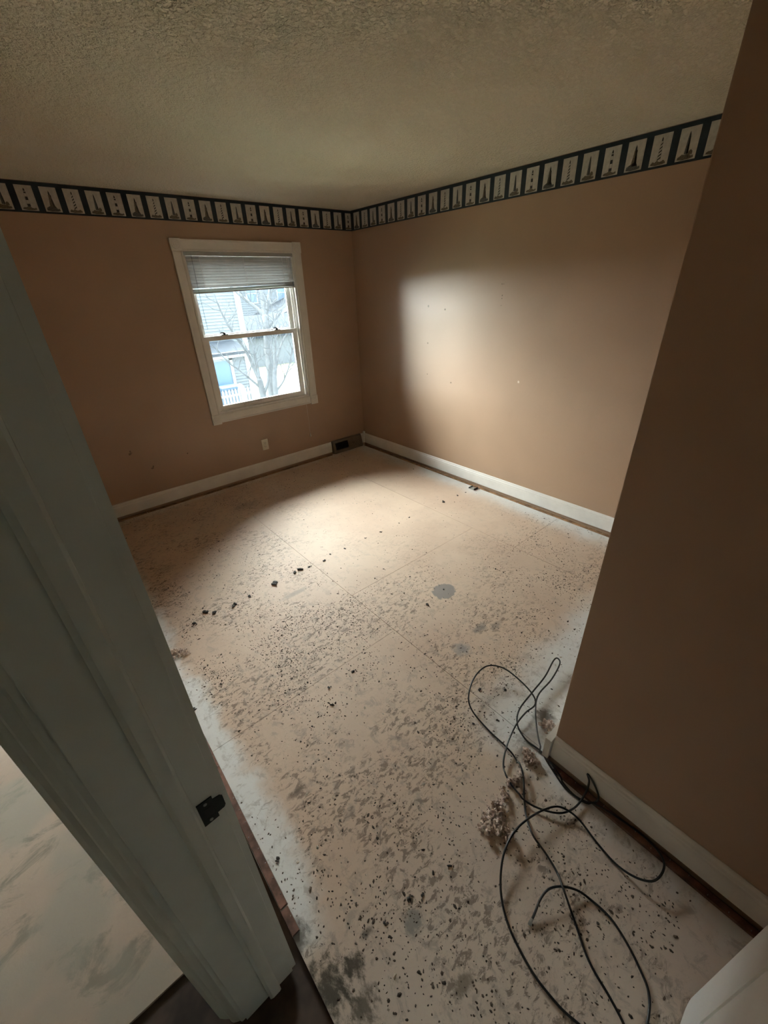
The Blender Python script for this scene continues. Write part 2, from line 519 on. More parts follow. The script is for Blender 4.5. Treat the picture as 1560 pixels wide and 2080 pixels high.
# hall around the camera
structure(MB().box((-4.30, .16, -.02), (-4.42, -6.2, ZC)).build('wall_hall', 'hallpaint'), 'hall wall')
structure(MB().box((-4.30, -6.1, -.01), (XH, -6.2, ZC)).build('wall_hall_near', 'hallpaint'), 'hall end wall behind the viewer')
w2 = sempty('window_hall_added', 'added unseen hall window on the same outside wall, daylighting the hall floor')  # out of view, added to bring daylight onto the hall floor
fr = MB()
fr.box((HX0, .03, HZ0), (HX0 + .05, .09, HZ1)).box((HX1 - .05, .03, HZ0), (HX1, .09, HZ1)).box((HX0 + .05, .03, HZ0), (HX1 - .05, .09, HZ0 + .05)).box((HX0 + .05, .03, HZ1 - .05), (HX1 - .05, .09, HZ1)).box((HX0 + .05, .03, 1.38), (HX1 - .05, .09, 1.43))
part('window_frame', fr, 'vinyl', w2)
part('pane', MB().box((HX0 + .05, .058, HZ0 + .05), (HX1 - .05, .062, 1.38)), 'glass', w2)
part('pane', MB().box((HX0 + .05, .058, 1.43), (HX1 - .05, .062, HZ1 - .05)), 'glass', w2)

# ------------------------------------------------------------------ baseboards and tack strips
PROF = [(0, 0), (.014, 0), (.014, .082), (.012, .088), (.012, .098), (.008, .104), (.006, .116), (.003, .121), (0, .121)]
ZB = .031
def baseboard(name, start, out, along, length, label, z=ZB):
    o = MB().prism(PROF, (start[0], start[1], z), out, (0, 0, 1), along, length).build(name, 'trim')
    return structure(o, label)
baseboard('baseboard_back', (XL, 0), (0, -1, 0), (1, 0, 0), -.507 - XL, 'white baseboard under the window')
structure(MB().prism(PROF, (-.072, 0, ZB), (0, -1, 0), (0, 0, 1), (1, 0, 0), .072).build('baseboard_corner', 'trim'), 'short white baseboard end in the corner')
structure(MB().box((-.022, -.022, ZB), (0, 0, .172)).build('trim_1', 'trim'), 'white corner block where the baseboards meet')
baseboard('baseboard_right', (0, -.015), (-1, 0, 0), (0, -1, 0), 3.655, 'long white baseboard below the right wall')
structure(MB().prism(PROF, (-1.91, -3.672, .036), (-1, 0, 0), (0, 0, 1), (0, -1, 0), -YN - 3.672).build('baseboard_closet', 'trim'), 'grubby white baseboard on the near closet wall')
structure(MB().box((-1.942, -3.645, .034), (-1.0, -3.670, .146)).build('baseboard_closet_end', 'trim', bevel=.002), 'chipped white baseboard end at the closet corner')
baseboard('baseboard_left', (XL, -.015), (1, 0, 0), (0, -1, 0), 3.38, 'white baseboard beside the doorway')

def tack(name, a, b, mt, label, h=.009):
    """a run of carpet tack strip: separate lengths with small nails"""
    a = Vector(a); b = Vector(b)
    L = (b - a).length; d = (b - a).normalized(); n = Vector((-d.y, d.x, 0))
    root = thing(name, label, 'tack strip', (a + b) / 2)
    t = 0
    while t < L - .01:
        ln = min(random.uniform(.9, 1.2), L - t)
        wv = random.uniform(-.0015, .0015)
        p = a + d * (t + .003) + n * wv
        mb = MB().prism([(-.013, 0.0), (.013, 0.0), (.011, h), (-.012, h)], p, n, (0, 0, 1), d, ln - .006)
        part('strip_length', mb, mt, root)
        nm = MB()
        k = .03
        while k < ln - .03:
            q = p + d * k + n * random.choice((-.006, .006)) + Vector((0, 0, h - .001))
            nm.prism([(-.0012, -.0012), (.0012, -.0012), (0, .0014)], q, d, n, Vector((0, 0, 1)) + n * .3, .005)
            k += .055
        part('nails', nm, 'steel', root)['kind'] = 'stuff'
        t += ln
    return root
tack('tack_strip', (-.52, -.028, 0), (XL + .03, -.028, 0), 'tack', 'thin brown wooden tack strip along the window wall floor')
tack('tack_strip', (-.028, -.04, 0), (-.028, -3.63, 0), 'tack', 'light brown wooden tack strip along the long right wall')
tack('tack_strip', (-1.937, -3.70, 0), (-1.937, YN + .02, 0), 'tack_red', 'dark reddish tack strip beneath the near closet baseboard', h=.011)
tack('tack_strip', (-2.976, -.06, 0), (-2.976, -3.44, 0), 'tack_red', 'reddish tack strip beside the door jamb')

# ------------------------------------------------------------------ wallpaper border
BZ0, BZ1 = 2.266, 2.433
P_, PHL, PHR = .12991, .0331, .09425
CW, CZ0, CZ1 = .092, BZ0 + .011, BZ1 - .021

def drawing_mesh(kind):
    mb = MB()
    t = .0007
    def poly(pts, mi):
        mb.prism([(p[0], p[1]) for p in pts], (0, 0, 0), (1, 0, 0), (0, 0, 1), (0, -1, 0), t, mi)
    def rocks(mi, hgt, seed):
        r = random.Random(seed)
        xs = [-.036, -.028, -.018, -.008, .004, .014, .024, .034]
        top = [(x, .008 + hgt * (0.35 + .65 * r.random()) * (1 - abs(x) * 14)) for x in xs]
        poly([(-.038, .006)] + top + [(.037, .007), (.02, .003), (-.015, .002)], mi)
    H = CZ1 - CZ0
    if kind == 0:       # white tower with dark bands
        rocks(1, .020, 3)
        for z0, z1, a, b in ((.022, .036, .0085, .0078), (.056, .074, .0072, .0064), (.092, .100, .0058, .0054)):
            poly([(-a, z0), (a, z0), (b, z1), (-b, z1)], 0)
        poly([(-.0045, .104), (.0045, .104), (.0045, .112), (0, .121), (-.0045, .112)], 0)
        for s in (-1, 1):
            poly([(s * .009, .02), (s * .0084, .02), (s * .005, .104), (s * .0056, .104)], 2)
        poly([(-.007, .040), (.007, .040), (.0065, .046), (-.0065, .046)], 3)
    elif kind == 1:     # broad dark tower
        rocks(2, .034, 5)
        poly([(-.016, .024), (.015, .022), (.008, .075), (.009, .092), (-.007, .092), (-.008, .075)], 1)
        poly([(.002, .024), (.015, .022), (.008, .075), (.009, .092), (.001, .092)], 0)
        poly([(-.005, .092), (.005, .092), (.004, .104), (0, .116), (-.004, .104)], 0)
    elif kind == 2:     # spiral striped tower
        rocks(1, .022, 8)
        z = .022
        while z < .094:
            a = .0085 - (z - .022) * .045; b = .0085 - (z - .006) * .045
            poly([(-a, z), (b, z + .009), (b, z + .017), (-a, z + .006)], 0)
            z += .0155
        poly([(-.0035, .104), (.0035, .104), (.0035, .114), (0, .123), (-.0035, .114)], 0)
        for s in (-1, 1):
            poly([(s * .009, .02), (s * .0084, .02), (s * .004, .104), (s * .0046, .104)], 2)
        poly([(-.03, .05), (-.012, .055), (-.01, .062), (-.028, .057)], 4)
    else:               # slim grey tower with house
        rocks(1, .026, 11)
        poly([(-.010, .026), (.009, .026), (.005, .096), (-.005, .096)], 2)
        poly([(.001, .026), (.009, .026), (.005, .096), (.001, .096)], 0)
        poly([(-.004, .096), (.004, .096), (.003, .108), (0, .118), (-.003, .108)], 0)
        poly([(.010, .020), (.028, .020), (.028, .034), (.019, .042), (.010, .034)], 1)
    return mb.mesh('lighthouse_drawing', ['ink', 'ink_soft', 'ink_grey', 'card', 'card'])
DRAW = [drawing_mesh(k) for k in range(4)]
CARD = MB().box((-CW / 2, -.0006, 0), (CW / 2, 0, CZ1 - CZ0)).mesh('lighthouse_print', 'card')
CARDN = MB().box((-CW / 2 + .008, -.0006, 0), (CW / 2 - .016, 0, CZ1 - CZ0)).mesh('lighthouse_print', 'card')

def border(name, label, origin, along, rotz, n, phase, kinds, length):
    root = thing(name, label, 'wallpaper border', (origin[0], origin[1], BZ0))
    o = Vector(origin); d = Vector(along)
    out = Vector((0, -1, 0)) if rotz == 0 else Vector((-1, 0, 0))
    sb = MB().prism([(0, 0), (.0014, 0), (.0014, BZ1 - BZ0), (0, BZ1 - BZ0)], (o.x, o.y, BZ0), out, (0, 0, 1), d, length)
    part('paper_strip', sb, 'navy', root)
    for k in range(n):
        dist = phase + k * P_
        p = o + d * dist + out * .0014
        c = bpy.data.objects.new('lighthouse_print', CARDN if dist < CW / 2 else CARD)
        COL.objects.link(c); c.parent = root
        c.location = (p.x - o.x, p.y - o.y, CZ0 - BZ0)
        c.rotation_euler = (0, 0, rotz)
        g_ = bpy.data.objects.new('lighthouse_drawing', DRAW[kinds[k % 4]])
        COL.objects.link(g_); g_.parent = c
        g_.location = (0 if dist > CW / 2 else -.004, -.0006, 0)
    return root
border('wallpaper_border', 'navy wallpaper border of lighthouse pictures above the window', (0, 0, 0), (-1, 0, 0), 0, 23, PHL, (0, 3, 2, 1), 3.02)
border('wallpaper_border', 'navy wallpaper border of lighthouse pictures along the long right wall', (0, 0, 0), (0, -1, 0), -PI / 2, 27, PHR, (1, 2, 3, 0), 3.66)

# ------------------------------------------------------------------ window
win = sempty('window_1', 'white double-hung window with fluted casing and rosette corner blocks')
CX0, CX1, CZa, CZb = -1.810, -.631, .646, 2.149
CT = .017
def casing_board(a, b, horiz):
    mb = MB()
    if horiz:
        wd = b[1] - a[1]
        prof = [(0, 0), (0, CT), (wd * .12, CT), (wd * .18, CT - .004), (wd * .82, CT - .004), (wd * .88, CT), (wd, CT), (wd, 0)]
        mb.prism(prof, (a[0], 0, a[1]), (0, 0, 1), (0, -1, 0), (1, 0, 0), b[0] - a[0])
    else:
        wd = b[0] - a[0]
        prof = [(0, 0), (0, CT), (wd * .12, CT), (wd * .18, CT - .004), (wd * .82, CT - .004), (wd * .88, CT), (wd, CT), (wd, 0)]
        mb.prism(prof, (a[0], 0, a[1]), (1, 0, 0), (0, -1, 0), (0, 0, 1), b[1] - a[1])
    return mb
part('casing', casing_board((WX0 - .002, WZ1 - .002), (WX1 + .002, CZb), True), 'trim', win)
part('casing', casing_board((WX0 - .002, CZa + .012), (WX1 + .002, WZ0 + .002), True), 'trim', win)
part('casing', casing_board((CX0 + .004, WZ0), (WX0 + .002, WZ1), False), 'trim', win)
part('casing', casing_board((WX1 - .002, WZ0), (CX1 - .004, WZ1), False), 'trim', win)
for (x0, x1) in ((CX0, WX0 + .002), (WX1 - .002, CX1)):
    for (z0, z1) in ((CZa, WZ0 + .002), (WZ1 - .002, CZb + .004)):
        blk = part('corner_block', MB().box((x0, 0, z0), (x1, -.023, z1)), 'trim', win, bevel=.002)
        cx, cz = (x0 + x1) / 2, (z0 + z1) / 2
        r = MB().lathe([(.034, 0), (.034, .002), (.030, .005), (.026, .002), (.020, .002), (.017, .006), (.010, .006), (.007, .002), (.004, .006), (.0005, .008)], (cx, -.022, cz), (0, -1, 0), 24)
        part('rosette', r, 'trim', blk, smooth=True)
# jamb lining
jl = MB()
jl.box((WX0 - .001, -.001, WZ0), (WX0 + .018, .16, WZ1)).box((WX1 - .018, -.001, WZ0), (WX1 + .001, .16, WZ1)).box((WX0, -.001, WZ1 - .018), (WX1, .16, WZ1)).box((WX0, -.001, WZ0), (WX1, .16, WZ0 + .018))
part('jamb_lining', jl, 'vinyl', win)
tr_ = MB()
for x in (WX0 + .018, WX1 - .030):
    for y in (.028, .072, .112):
        tr_.box((x, y, WZ0 + .018), (x + .012, y + .008, WZ1 - .018))
part('sash_track', tr_, 'vinyl', win)
def sash(name, x0, x1, z0, z1, y0, y1, sl, st, sb, frame_thick=True):
    mb = MB()
    mb.box((x0, y0, z0), (x0 + sl, y1, z1)).box((x1 - sl, y0, z0), (x1, y1, z1))
    mb.box((x0 + sl, y0, z1 - st), (x1 - sl, y1, z1)).box((x0 + sl, y0, z0), (x1 - sl, y1, z0 + sb))
    bd = .009    # glazing bead
    a0, a1, c0, c1 = x0 + sl, x1 - sl, z0 + sb, z1 - st
    mb.box((a0, y0 + .006, c0), (a0 + bd, y1 - .006, c1)).box((a1 - bd, y0 + .006, c0), (a1, y1 - .006, c1))
    mb.box((a0 + bd, y0 + .006, c0), (a1 - bd, y1 - .006, c0 + bd)).box((a0 + bd, y0 + .006, c1 - bd), (a1 - bd, y1 - .006, c1))
    o = part(name, mb, 'vinyl', win)
    ym = (y0 + y1) / 2
    part('pane', MB().box((a0 + bd, ym - .002, c0 + bd), (a1 - bd, ym + .002, c1 - bd)), 'glass', o)
    return o
lo = sash('lower_sash', WX0 + .020, WX1 - .032, WZ0 + .018, 1.419, .036, .070, .042, .030, .036)
sash('upper_sash', WX0 + .020, WX1 - .032, 1.385, WZ1 - .018, .080, .110, .038, .036, .034)
for lx in (-1.500, -.965):
    lk = MB()
    lk.box((lx - .032, .040, 1.419), (lx + .032, .066, 1.425))
    lk.lathe([(.013, 0), (.013, .010), (.009, .014)], (lx, .054, 1.425), (0, 0, 1), 12)
    lk.tube([(lx, .054, 1.436), (lx - .02, .048, 1.440), (lx - .042, .040, 1.438)], [.006, .005, .004], 6)
    part('sash_lock', lk, 'metal_dark', lo)
part('lift_rail', MB().box((-1.45, .024, .770), (-1.0, .037, .780)), 'vinyl', lo)

# ------------------------------------------------------------------ mini blind
BX0, BX1 = WX0 + .006, WX1 - .006
bl = thing('mini_blind', 'raised mini blind in the top of the window', 'blind', (-1.22, 0.015, 2.06))
part('headrail', MB().box((BX0, -.004, 2.036), (BX1, .026, 2.064)), 'blind', bl, bevel=.0015)
nsl, z_top = 11, 2.022
slat_prof = [(-.0125, -.0006), (-.006, .0012), (0, .0020), (.006, .0012), (.0125, -.0006), (.0125, -.0012), (.006, .0006), (0, .0014), (-.006, .0006), (-.0125, -.0012)]
def tilt(p, a):
    return (p[0] * math.cos(a) - p[1] * math.sin(a), p[0] * math.sin(a) + p[1] * math.cos(a))
def slat_mesh(deg):
    sl_pts = [tilt(p, math.radians(deg)) for p in slat_prof]
    return MB().prism(sl_pts, (BX0 + .004 + 1.22, 0, 0), (0, 1, 0), (0, 0, 1), (1, 0, 0), BX1 - BX0 - .008).mesh('slat', 'blind')
SLATS = {d: slat_mesh(d) for d in (-72, -68, -63, -60, -10)}
def add_slat(z, rot=0.0, yo=0.0, deg=-10):
    s = bpy.data.objects.new('slat', SLATS[deg])
    COL.objects.link(s); s.parent = bl
    s.location = (0, -.002 + yo, z - 2.06)
    s.rotation_euler = (0, rot, 0)
for i in range(nsl):
    add_slat(z_top - i * .0205, -.0012 * i, deg=(-72, -72, -72, -68, -68, -68, -63, -63, -63, -60, -60)[i])
zb_ = z_top - nsl * .0205 + .004
for i in range(7):
    add_slat(zb_ - i * .0028, -.020 - .001 * i, random.uniform(-.002, .002))
# bottom rail hangs askew
ang = .024
br = MB().prism([(-.011, -.004), (.011, -.004), (.012, .004), (.008, .006), (-.008, .006), (-.012, .004)], (BX0 + .004, .013, zb_ - .026 - .012), (0, 1, 0), (0, 0, 1), (math.cos(ang), 0, math.sin(ang)), BX1 - BX0 - .008)
part('bottom_rail', br, 'blind_rail', bl)
for lx in (-1.60, -1.215, -.835):
    zr = zb_ - .038 + (lx - BX0) * ang
    lc = MB()
    lc.tube([(lx, .0005, 2.04), (lx + .001, .0005, 1.92), (lx, .0005, zr + .012)], .0011, 5)
    lc.tube([(lx, .0265, 2.04), (lx, .0265, zr + .012)], .0011, 5)
    part('ladder_cord', lc, 'cord', bl)
cpts = [(-.790, -.008, 2.04), (-.788, -.012, 1.80), (-.784, -.015, 1.45), (-.782, -.018, 1.10), (-.780, -.024, .98), (-.775, -.026, .90), (-.783, -.026, .80), (-.785, -.027, .62), (-.781, -.027, .45), (-.783, -.027, .335)]
part('lift_cord', MB().tube(cpts, .0013, 5), 'cord', bl)
part('lift_cord', MB().tube([(-.775, -.008, 2.04), (-.764, -.013, 1.6), (-.752, -.022, 1.15), (-.762, -.026, .985), (-.775, -.026, .90), (-.770, -.026, .86), (-.762, -.027, .82)], .0013, 5), 'cord', bl)
part('tassel', MB().lathe([(.002, 0), (.004, .004), (.006, .022), (.009, .034), (.009, .040), (.003, .040)], (-.783, -.027, .338), (0, 0, -1), 12), 'cord', bl, smooth=True)
part('tilt_wand', MB().tube([(-1.665, -.010, 2.04), (-1.668, -.014, 1.75), (-1.664, -.016, 1.48)], .0026, 6), 'glass', bl)

# ------------------------------------------------------------------ outlet
ox, oz = -1.327, .331
ot = thing('wall_outlet', 'small ivory electrical outlet below the window', 'outlet', (ox, 0, oz - .058))
part('cover_plate', MB().box((ox - .035, 0, oz - .057), (ox + .035, -.005, oz + .057)), 'outlet', ot, bevel=.002)
for s in (-1, 1):
    zc = oz + s * .020
    pts = [(.0165 * math.cos(a) , max(-.0135, min(.0135, .0175 * math.sin(a)))) for a in [2 * PI * k / 24 for k in range(24)]]
    rc = part('receptacle', MB().prism(pts, (ox, -.005, zc), (1, 0, 0), (0, 0, 1), (0, -1, 0), .0022), 'outlet', ot)
    sl = MB()
    sl.box((ox - .0075, -.0072, zc - .002), (ox - .0055, -.0076, zc + .007)).box((ox + .0055, -.0072, zc - .002), (ox + .0075, -.0076, zc + .006))
    sl.lathe([(.0026, 0), (.0026, .0004)], (ox, -.0072, zc - .008), (0, -1, 0), 10)
    part('slots', sl, 'slot', rc)
part('screw', MB().lathe([(.003, 0), (.0025, .0012)], (ox, -.005, oz), (0, -1, 0), 10), 'steel', ot)

# ------------------------------------------------------------------ floor register in the corner
rx0, rx1 = -.500, -.075
rg = thing('baseboard_register', 'brown metal heating register at the corner baseboard', 'vent', ((rx0 + rx1) / 2, -.02, 0))
side = [(0, .012), (.060, .012), (.060, .030), (.030, .146), (.018, .158), (0, .158)]
body = MB()
# shell without a front: back, ends, top, foot, surround
for x in (rx0, rx1 - .012):
    body.prism(side, (x, -.001, 0), (0, -1, 0), (0, 0, 1), (1, 0, 0), .012)
body.prism([(0, .146), (.030, .146), (.018, .158), (0, .158)], (rx0 + .012, -.001, 0), (0, -1, 0), (0, 0, 1), (1, 0, 0), rx1 - rx0 - .024)
body.prism([(0, .012), (.060, .012), (.060, .030), (.056, .034), (0, .034)], (rx0 + .012, -.001, 0), (0, -1, 0), (0, 0, 1), (1, 0, 0), rx1 - rx0 - .024)
part('housing', body, 'register', rg)
part('duct_back', MB().box((rx0 + .012, -.002, .034), (rx1 - .012, -.006, .146)), 'vent_dark', rg)
sd = Vector((0, .030, .116)).normalized()          # up the sloping front
nrm = Vector((0, -.116, .030)).normalized()
def slope_box(xa, xb, ua, ub, th, o=0.0):
    base = Vector((0, -.061, .030)) + nrm * o
    return MB().prism([(0, 0), (xb - xa, 0), (xb - xa, ub - ua), (0, ub - ua)], base + Vector((xa, 0, 0)) + sd * ua, (1, 0, 0), sd, nrm, th)
xm = rx0 + .225
fr = MB()
for (xa, xb, ua, ub) in ((rx0 + .012, rx0 + .030, 0, .120), (xm - .010, xm + .010, 0, .120), (rx1 - .030, rx1 - .012, 0, .120), (rx0 + .03, rx1 - .03, 0, .016), (rx0 + .03, rx1 - .03, .104, .120)):
    q = slope_box(xa, xb, ua, ub, .004, -.004)
    fr.add(q.v, q.f)
part('face_frame', fr, 'register', rg)
part('damper_panel', slope_box(xm + .010, rx1 - .030, .016, .104, .003, -.005), 'register', rg)
for k in range(9):
    xa = rx0 + .038 + k * .0195
    part('grille_fin', slope_box(xa, xa + .0025, .014, .106, .008, -.014), 'vent_dark', rg)
part('damper_lever', slope_box(xm + .06, xm + .075, .05, .066, .009, -.002), 'register', rg)

# little metal clip on the floor by the right wall
cl = thing('metal_clip', 'small bent metal clip on the floor by the right baseboard', 'clip', (-.06, -1.80, 0))
part('clip_plate', MB().box((-.105, -1.835, .001), (-.045, -1.775, .003)), 'steel', cl)
part('clip_flange', MB().box((-.105, -1.838, .001), (-.045, -1.834, .016)), 'metal_dark', cl)
part('clip_flange', MB().box((-.105, -1.776, .001), (-.045, -1.772, .012)), 'metal_dark', cl)

# ------------------------------------------------------------------ doorway
jb = sempty('door_frame_1', 'white painted door frame in the foreground')
JX0, JX1 = -3.165, -3.024
st0, st1 = -3.099, -3.067
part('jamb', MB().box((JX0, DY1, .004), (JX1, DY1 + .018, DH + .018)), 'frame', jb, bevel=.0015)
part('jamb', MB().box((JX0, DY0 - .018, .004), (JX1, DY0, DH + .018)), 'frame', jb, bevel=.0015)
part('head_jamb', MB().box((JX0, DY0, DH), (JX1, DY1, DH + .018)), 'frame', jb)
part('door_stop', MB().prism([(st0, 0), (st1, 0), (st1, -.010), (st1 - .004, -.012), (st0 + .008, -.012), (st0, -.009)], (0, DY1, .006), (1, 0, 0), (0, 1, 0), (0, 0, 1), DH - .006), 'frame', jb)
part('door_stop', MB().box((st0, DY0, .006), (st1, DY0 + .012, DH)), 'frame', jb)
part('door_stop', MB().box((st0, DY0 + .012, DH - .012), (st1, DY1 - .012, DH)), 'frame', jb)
# room side casing (edge on) and hall side casing with its moulding
RC = [(0, 0), (.0, .009), (.012, .012), (.030, .013), (.050, .014), (.057, .012), (.057, 0)]
def side_casing(x, out, y, dy, z1, prof):
    return MB().prism(prof, (x, y, .004), (0, dy, 0), (out, 0, 0), (0, 0, 1), z1)
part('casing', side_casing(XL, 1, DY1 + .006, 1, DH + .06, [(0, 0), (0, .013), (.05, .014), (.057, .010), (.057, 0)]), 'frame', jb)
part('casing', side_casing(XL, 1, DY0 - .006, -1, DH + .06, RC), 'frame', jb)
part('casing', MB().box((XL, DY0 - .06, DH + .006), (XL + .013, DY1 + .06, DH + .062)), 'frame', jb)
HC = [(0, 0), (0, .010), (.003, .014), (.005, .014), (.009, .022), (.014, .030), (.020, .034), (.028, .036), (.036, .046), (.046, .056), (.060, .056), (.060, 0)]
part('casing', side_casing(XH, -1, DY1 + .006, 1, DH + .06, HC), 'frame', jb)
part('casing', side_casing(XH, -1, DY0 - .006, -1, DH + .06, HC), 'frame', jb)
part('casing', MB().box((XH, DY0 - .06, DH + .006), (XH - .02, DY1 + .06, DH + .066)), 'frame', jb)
# strike plate
sx0, sx1, sz0, sz1 = -3.063, -3.036, .888, .955
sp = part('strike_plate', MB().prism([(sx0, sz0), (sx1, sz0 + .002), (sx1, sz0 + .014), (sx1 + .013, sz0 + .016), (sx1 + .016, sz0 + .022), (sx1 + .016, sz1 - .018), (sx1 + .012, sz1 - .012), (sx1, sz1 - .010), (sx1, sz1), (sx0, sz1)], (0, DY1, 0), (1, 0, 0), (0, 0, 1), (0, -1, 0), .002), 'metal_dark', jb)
part('latch_hole', MB().box((sx0 + .008, DY1 - .002, sz0 + .020), (sx1 - .004, DY1 - .0026, sz1 - .022)), 'slot', sp)
part('plate_screw', MB().lathe([(.0035, 0), (.003, .0012)], ((sx0 + sx1) / 2, DY1 - .002, sz0 + .009), (0, -1, 0), 10), 'steel', sp)
part('plate_screw', MB().lathe([(.0035, 0), (.003, .0012)], ((sx0 + sx1) / 2, DY1 - .002, sz1 - .009), (0, -1, 0), 10), 'steel', sp)

# open door, hinged on the near jamb
DX0, DX1, DF, DT = -3.012, -2.238, -4.262, .035
dr = sempty('door_1', 'white panelled door standing open in the near corner')
RC_ = .035
slab = [(DX0, .012)] + [(DX1 - RC_ + RC_ * math.sin(a), .012 + RC_ - RC_ * math.cos(a)) for a in [PI / 2 * k / 6 for k in range(7)]] + [(DX1, DH - .004), (DX0, DH - .004)]
part('slab', MB().prism(slab, (0, DF - DT, 0), (1, 0, 0), (0, 0, 1), (0, 1, 0), DT), 'vinyl', dr, bevel=.003)
for (xa, xb, za, zb) in ((DX0 + .115, -2.675, .24, .90), (-2.575, DX1 - .115, .24, .90), (DX0 + .115, -2.675, 1.02, 1.88), (-2.575, DX1 - .115, 1.02, 1.88)):
    pm = MB()
    def ring(i, o, y0, y1):
        pm.box((xa + o, y0, za + o), (xa + i, y1, zb - o)).box((xb - i, y0, za + o), (xb - o, y1, zb - o)).box((xa + i, y0, za + o), (xb - i, y1, za + i)).box((xa + i, y0, zb - i), (xb - i, y1, zb - o))
    ring(.012, 0, DF, DF + .004)
    pm.prism([(xa + .035, za + .035), (xb - .035, za + .035), (xb - .035, zb - .035), (xa + .035, zb - .035)], (0, DF, 0), (1, 0, 0), (0, 0, 1), (0, 1, 0), .003)
    part('panel', pm, 'vinyl', dr)
kb = MB().lathe([(.032, 0), (.032, .004), (.014, .008), (.011, .030), (.022, .040), (.027, .052), (.024, .064), (.010, .070)], (DX1 - .065, DF, .92), (0, 1, 0), 24)
part('door_knob', kb, 'brass', dr, smooth=True)
part('latch_plate', MB().box((DX1, DF - .029, .89), (DX1 + .0015, DF - .006, .95)), 'brass', dr)
for z in (.25, 1.02, 1.78):
    part('hinge', MB().tube([(DX0 - .004, DF - .040, z - .045), (DX0 - .004, DF - .040, z + .045)], .006, 8), 'brass', dr)

# ------------------------------------------------------------------ cable
CABLE = [(-2.409, -3.895, 0.006), (-2.389, -3.893, 0.012), (-2.347, -3.887, 0.02), (-2.309, -3.893, 0.028), (-2.271, -3.916, 0.022), (-2.241, -3.95, 0.014), (-2.227, -3.986, 0.006), (-2.223, -4.049, 0.006), (-2.242, -4.106, 0.006), (-2.268, -4.151, 0.006), (-2.295, -4.185, 0.006), (-2.333, -4.202, 0.006), (-2.383, -4.205, 0.006), (-2.452, -4.176, 0.006), (-2.486, -4.134, 0.006), (-2.497, -4.089, 0.006), (-2.507, -4.041, 0.006), (-2.507, -3.972, 0.006), (-2.493, -3.909, 0.006), (-2.471, -3.851, 0.006), (-2.433, -3.8, 0.01), (-2.384, -3.763, 0.02), (-2.323, -3.737, 0.03), (-2.248, -3.729, 0.03), (-2.175, -3.741, 0.03), (-2.11, -3.762, 0.026), (-2.067, -3.787, 0.024), (-2.048, -3.822, 0.02), (-2.045, -3.865, 0.016), (-2.063, -3.935, 0.01), (-2.073, -4.004, 0.006), (-2.07, -4.059, 0.02), (-2.048, -4.098, 0.03), (-2.009, -4.112, 0.03), (-1.961, -4.109, 0.02), (-1.936, -4.085, 0.012), (-1.926, -4.033, 0.006), (-1.931, -3.965, 0.006), (-1.944, -3.896, 0.006), (-1.969, -3.829, 0.006), (-1.975, -3.774, 0.006), (-1.959, -3.716, 0.014), (-1.93, -3.652, 0.02), (-1.873, -3.589, 0.02), (-1.774, -3.517, 0.02), (-1.69, -3.481, 0.022), (-1.57, -3.478, 0.025), (-1.462, -3.46, 0.035), (-1.436, -3.434, 0.035), (-1.466, -3.428, 0.035), (-1.58, -3.449, 0.03), (-1.704, -3.457, 0.03), (-1.832, -3.468, 0.03), (-1.89, -3.501, 0.012), (-1.918, -3.563, 0.008), (-1.916, -3.631, 0.008), (-1.939, -3.701, 0.006), (-1.964, -3.759, 0.006), (-1.973, -3.806, 0.006), (-1.964, -3.851, 0.006), (-1.94, -3.874, 0.02), (-1.92, -3.868, 0.05), (-1.909, -3.842, 0.09), (-1.901, -3.816, 0.11), (-1.922, -3.828, 0.08), (-1.935, -3.832, 0.03), (-1.98, -3.833, 0.012), (-2.028, -3.826, 0.012), (-2.076, -3.802, 0.014), (-2.114, -3.749, 0.012), (-2.133, -3.691, 0.012), (-2.125, -3.621, 0.014), (-2.09, -3.567, 0.014), (-2.02, -3.53, 0.02), (-1.915, -3.502, 0.03), (-1.828, -3.497, 0.035), (-1.765, -3.505, 0.04), (-1.733, -3.475, 0.05), (-1.711, -3.391, 0.055), (-1.708, -3.293, 0.055), (-1.754, -3.228, 0.05), (-1.852, -3.227, 0.045), (-1.949, -3.271, 0.035), (-1.987, -3.325, 0.02), (-2.001, -3.424, 0.008), (-2.011, -3.522, 0.014), (-2.019, -3.574, 0.008), (-2.051, -3.628, 0.006), (-2.113, -3.677, 0.006), (-2.169, -3.722, 0.006), (-2.221, -3.777, 0.036), (-2.224, -3.831, 0.012), (-2.241, -3.883, 0.008), (-2.279, -3.925, 0.032), (-2.311, -3.981, 0.006), (-2.363, -4.052, 0.006), (-2.388, -4.122, 0.006), (-2.409, -4.169, 0.006), (-2.435, -4.195, 0.006)]
def catmull(pts, n=6):
    pts = [Vector(p) for p in pts]; out = []
    for i in range(len(pts) - 1):
        p0, p1, p2, p3 = pts[max(i - 1, 0)], pts[i], pts[i + 1], pts[min(i + 2, len(pts) - 1)]
        for k in range(n):
            t = k / n
            out.append(.5 * ((2 * p1) + (p2 - p0) * t + (2 * p0 - 5 * p1 + 4 * p2 - p3) * t * t + (3 * p1 - p0 - 3 * p2 + p3) * t ** 3))
    out.append(pts[-1])
    return out
cpath = [Vector((p.x, p.y, max(p.z, .0048))) for p in catmull(CABLE)]
for p in cpath:
    if p.x > -1.957 and p.y < -3.685:
        p.z = max(p.z, .0158)
    if abs(p.x + 2.09) < .06 and abs(p.y + 3.627) < .05:
        p.z = max(p.z, .021)
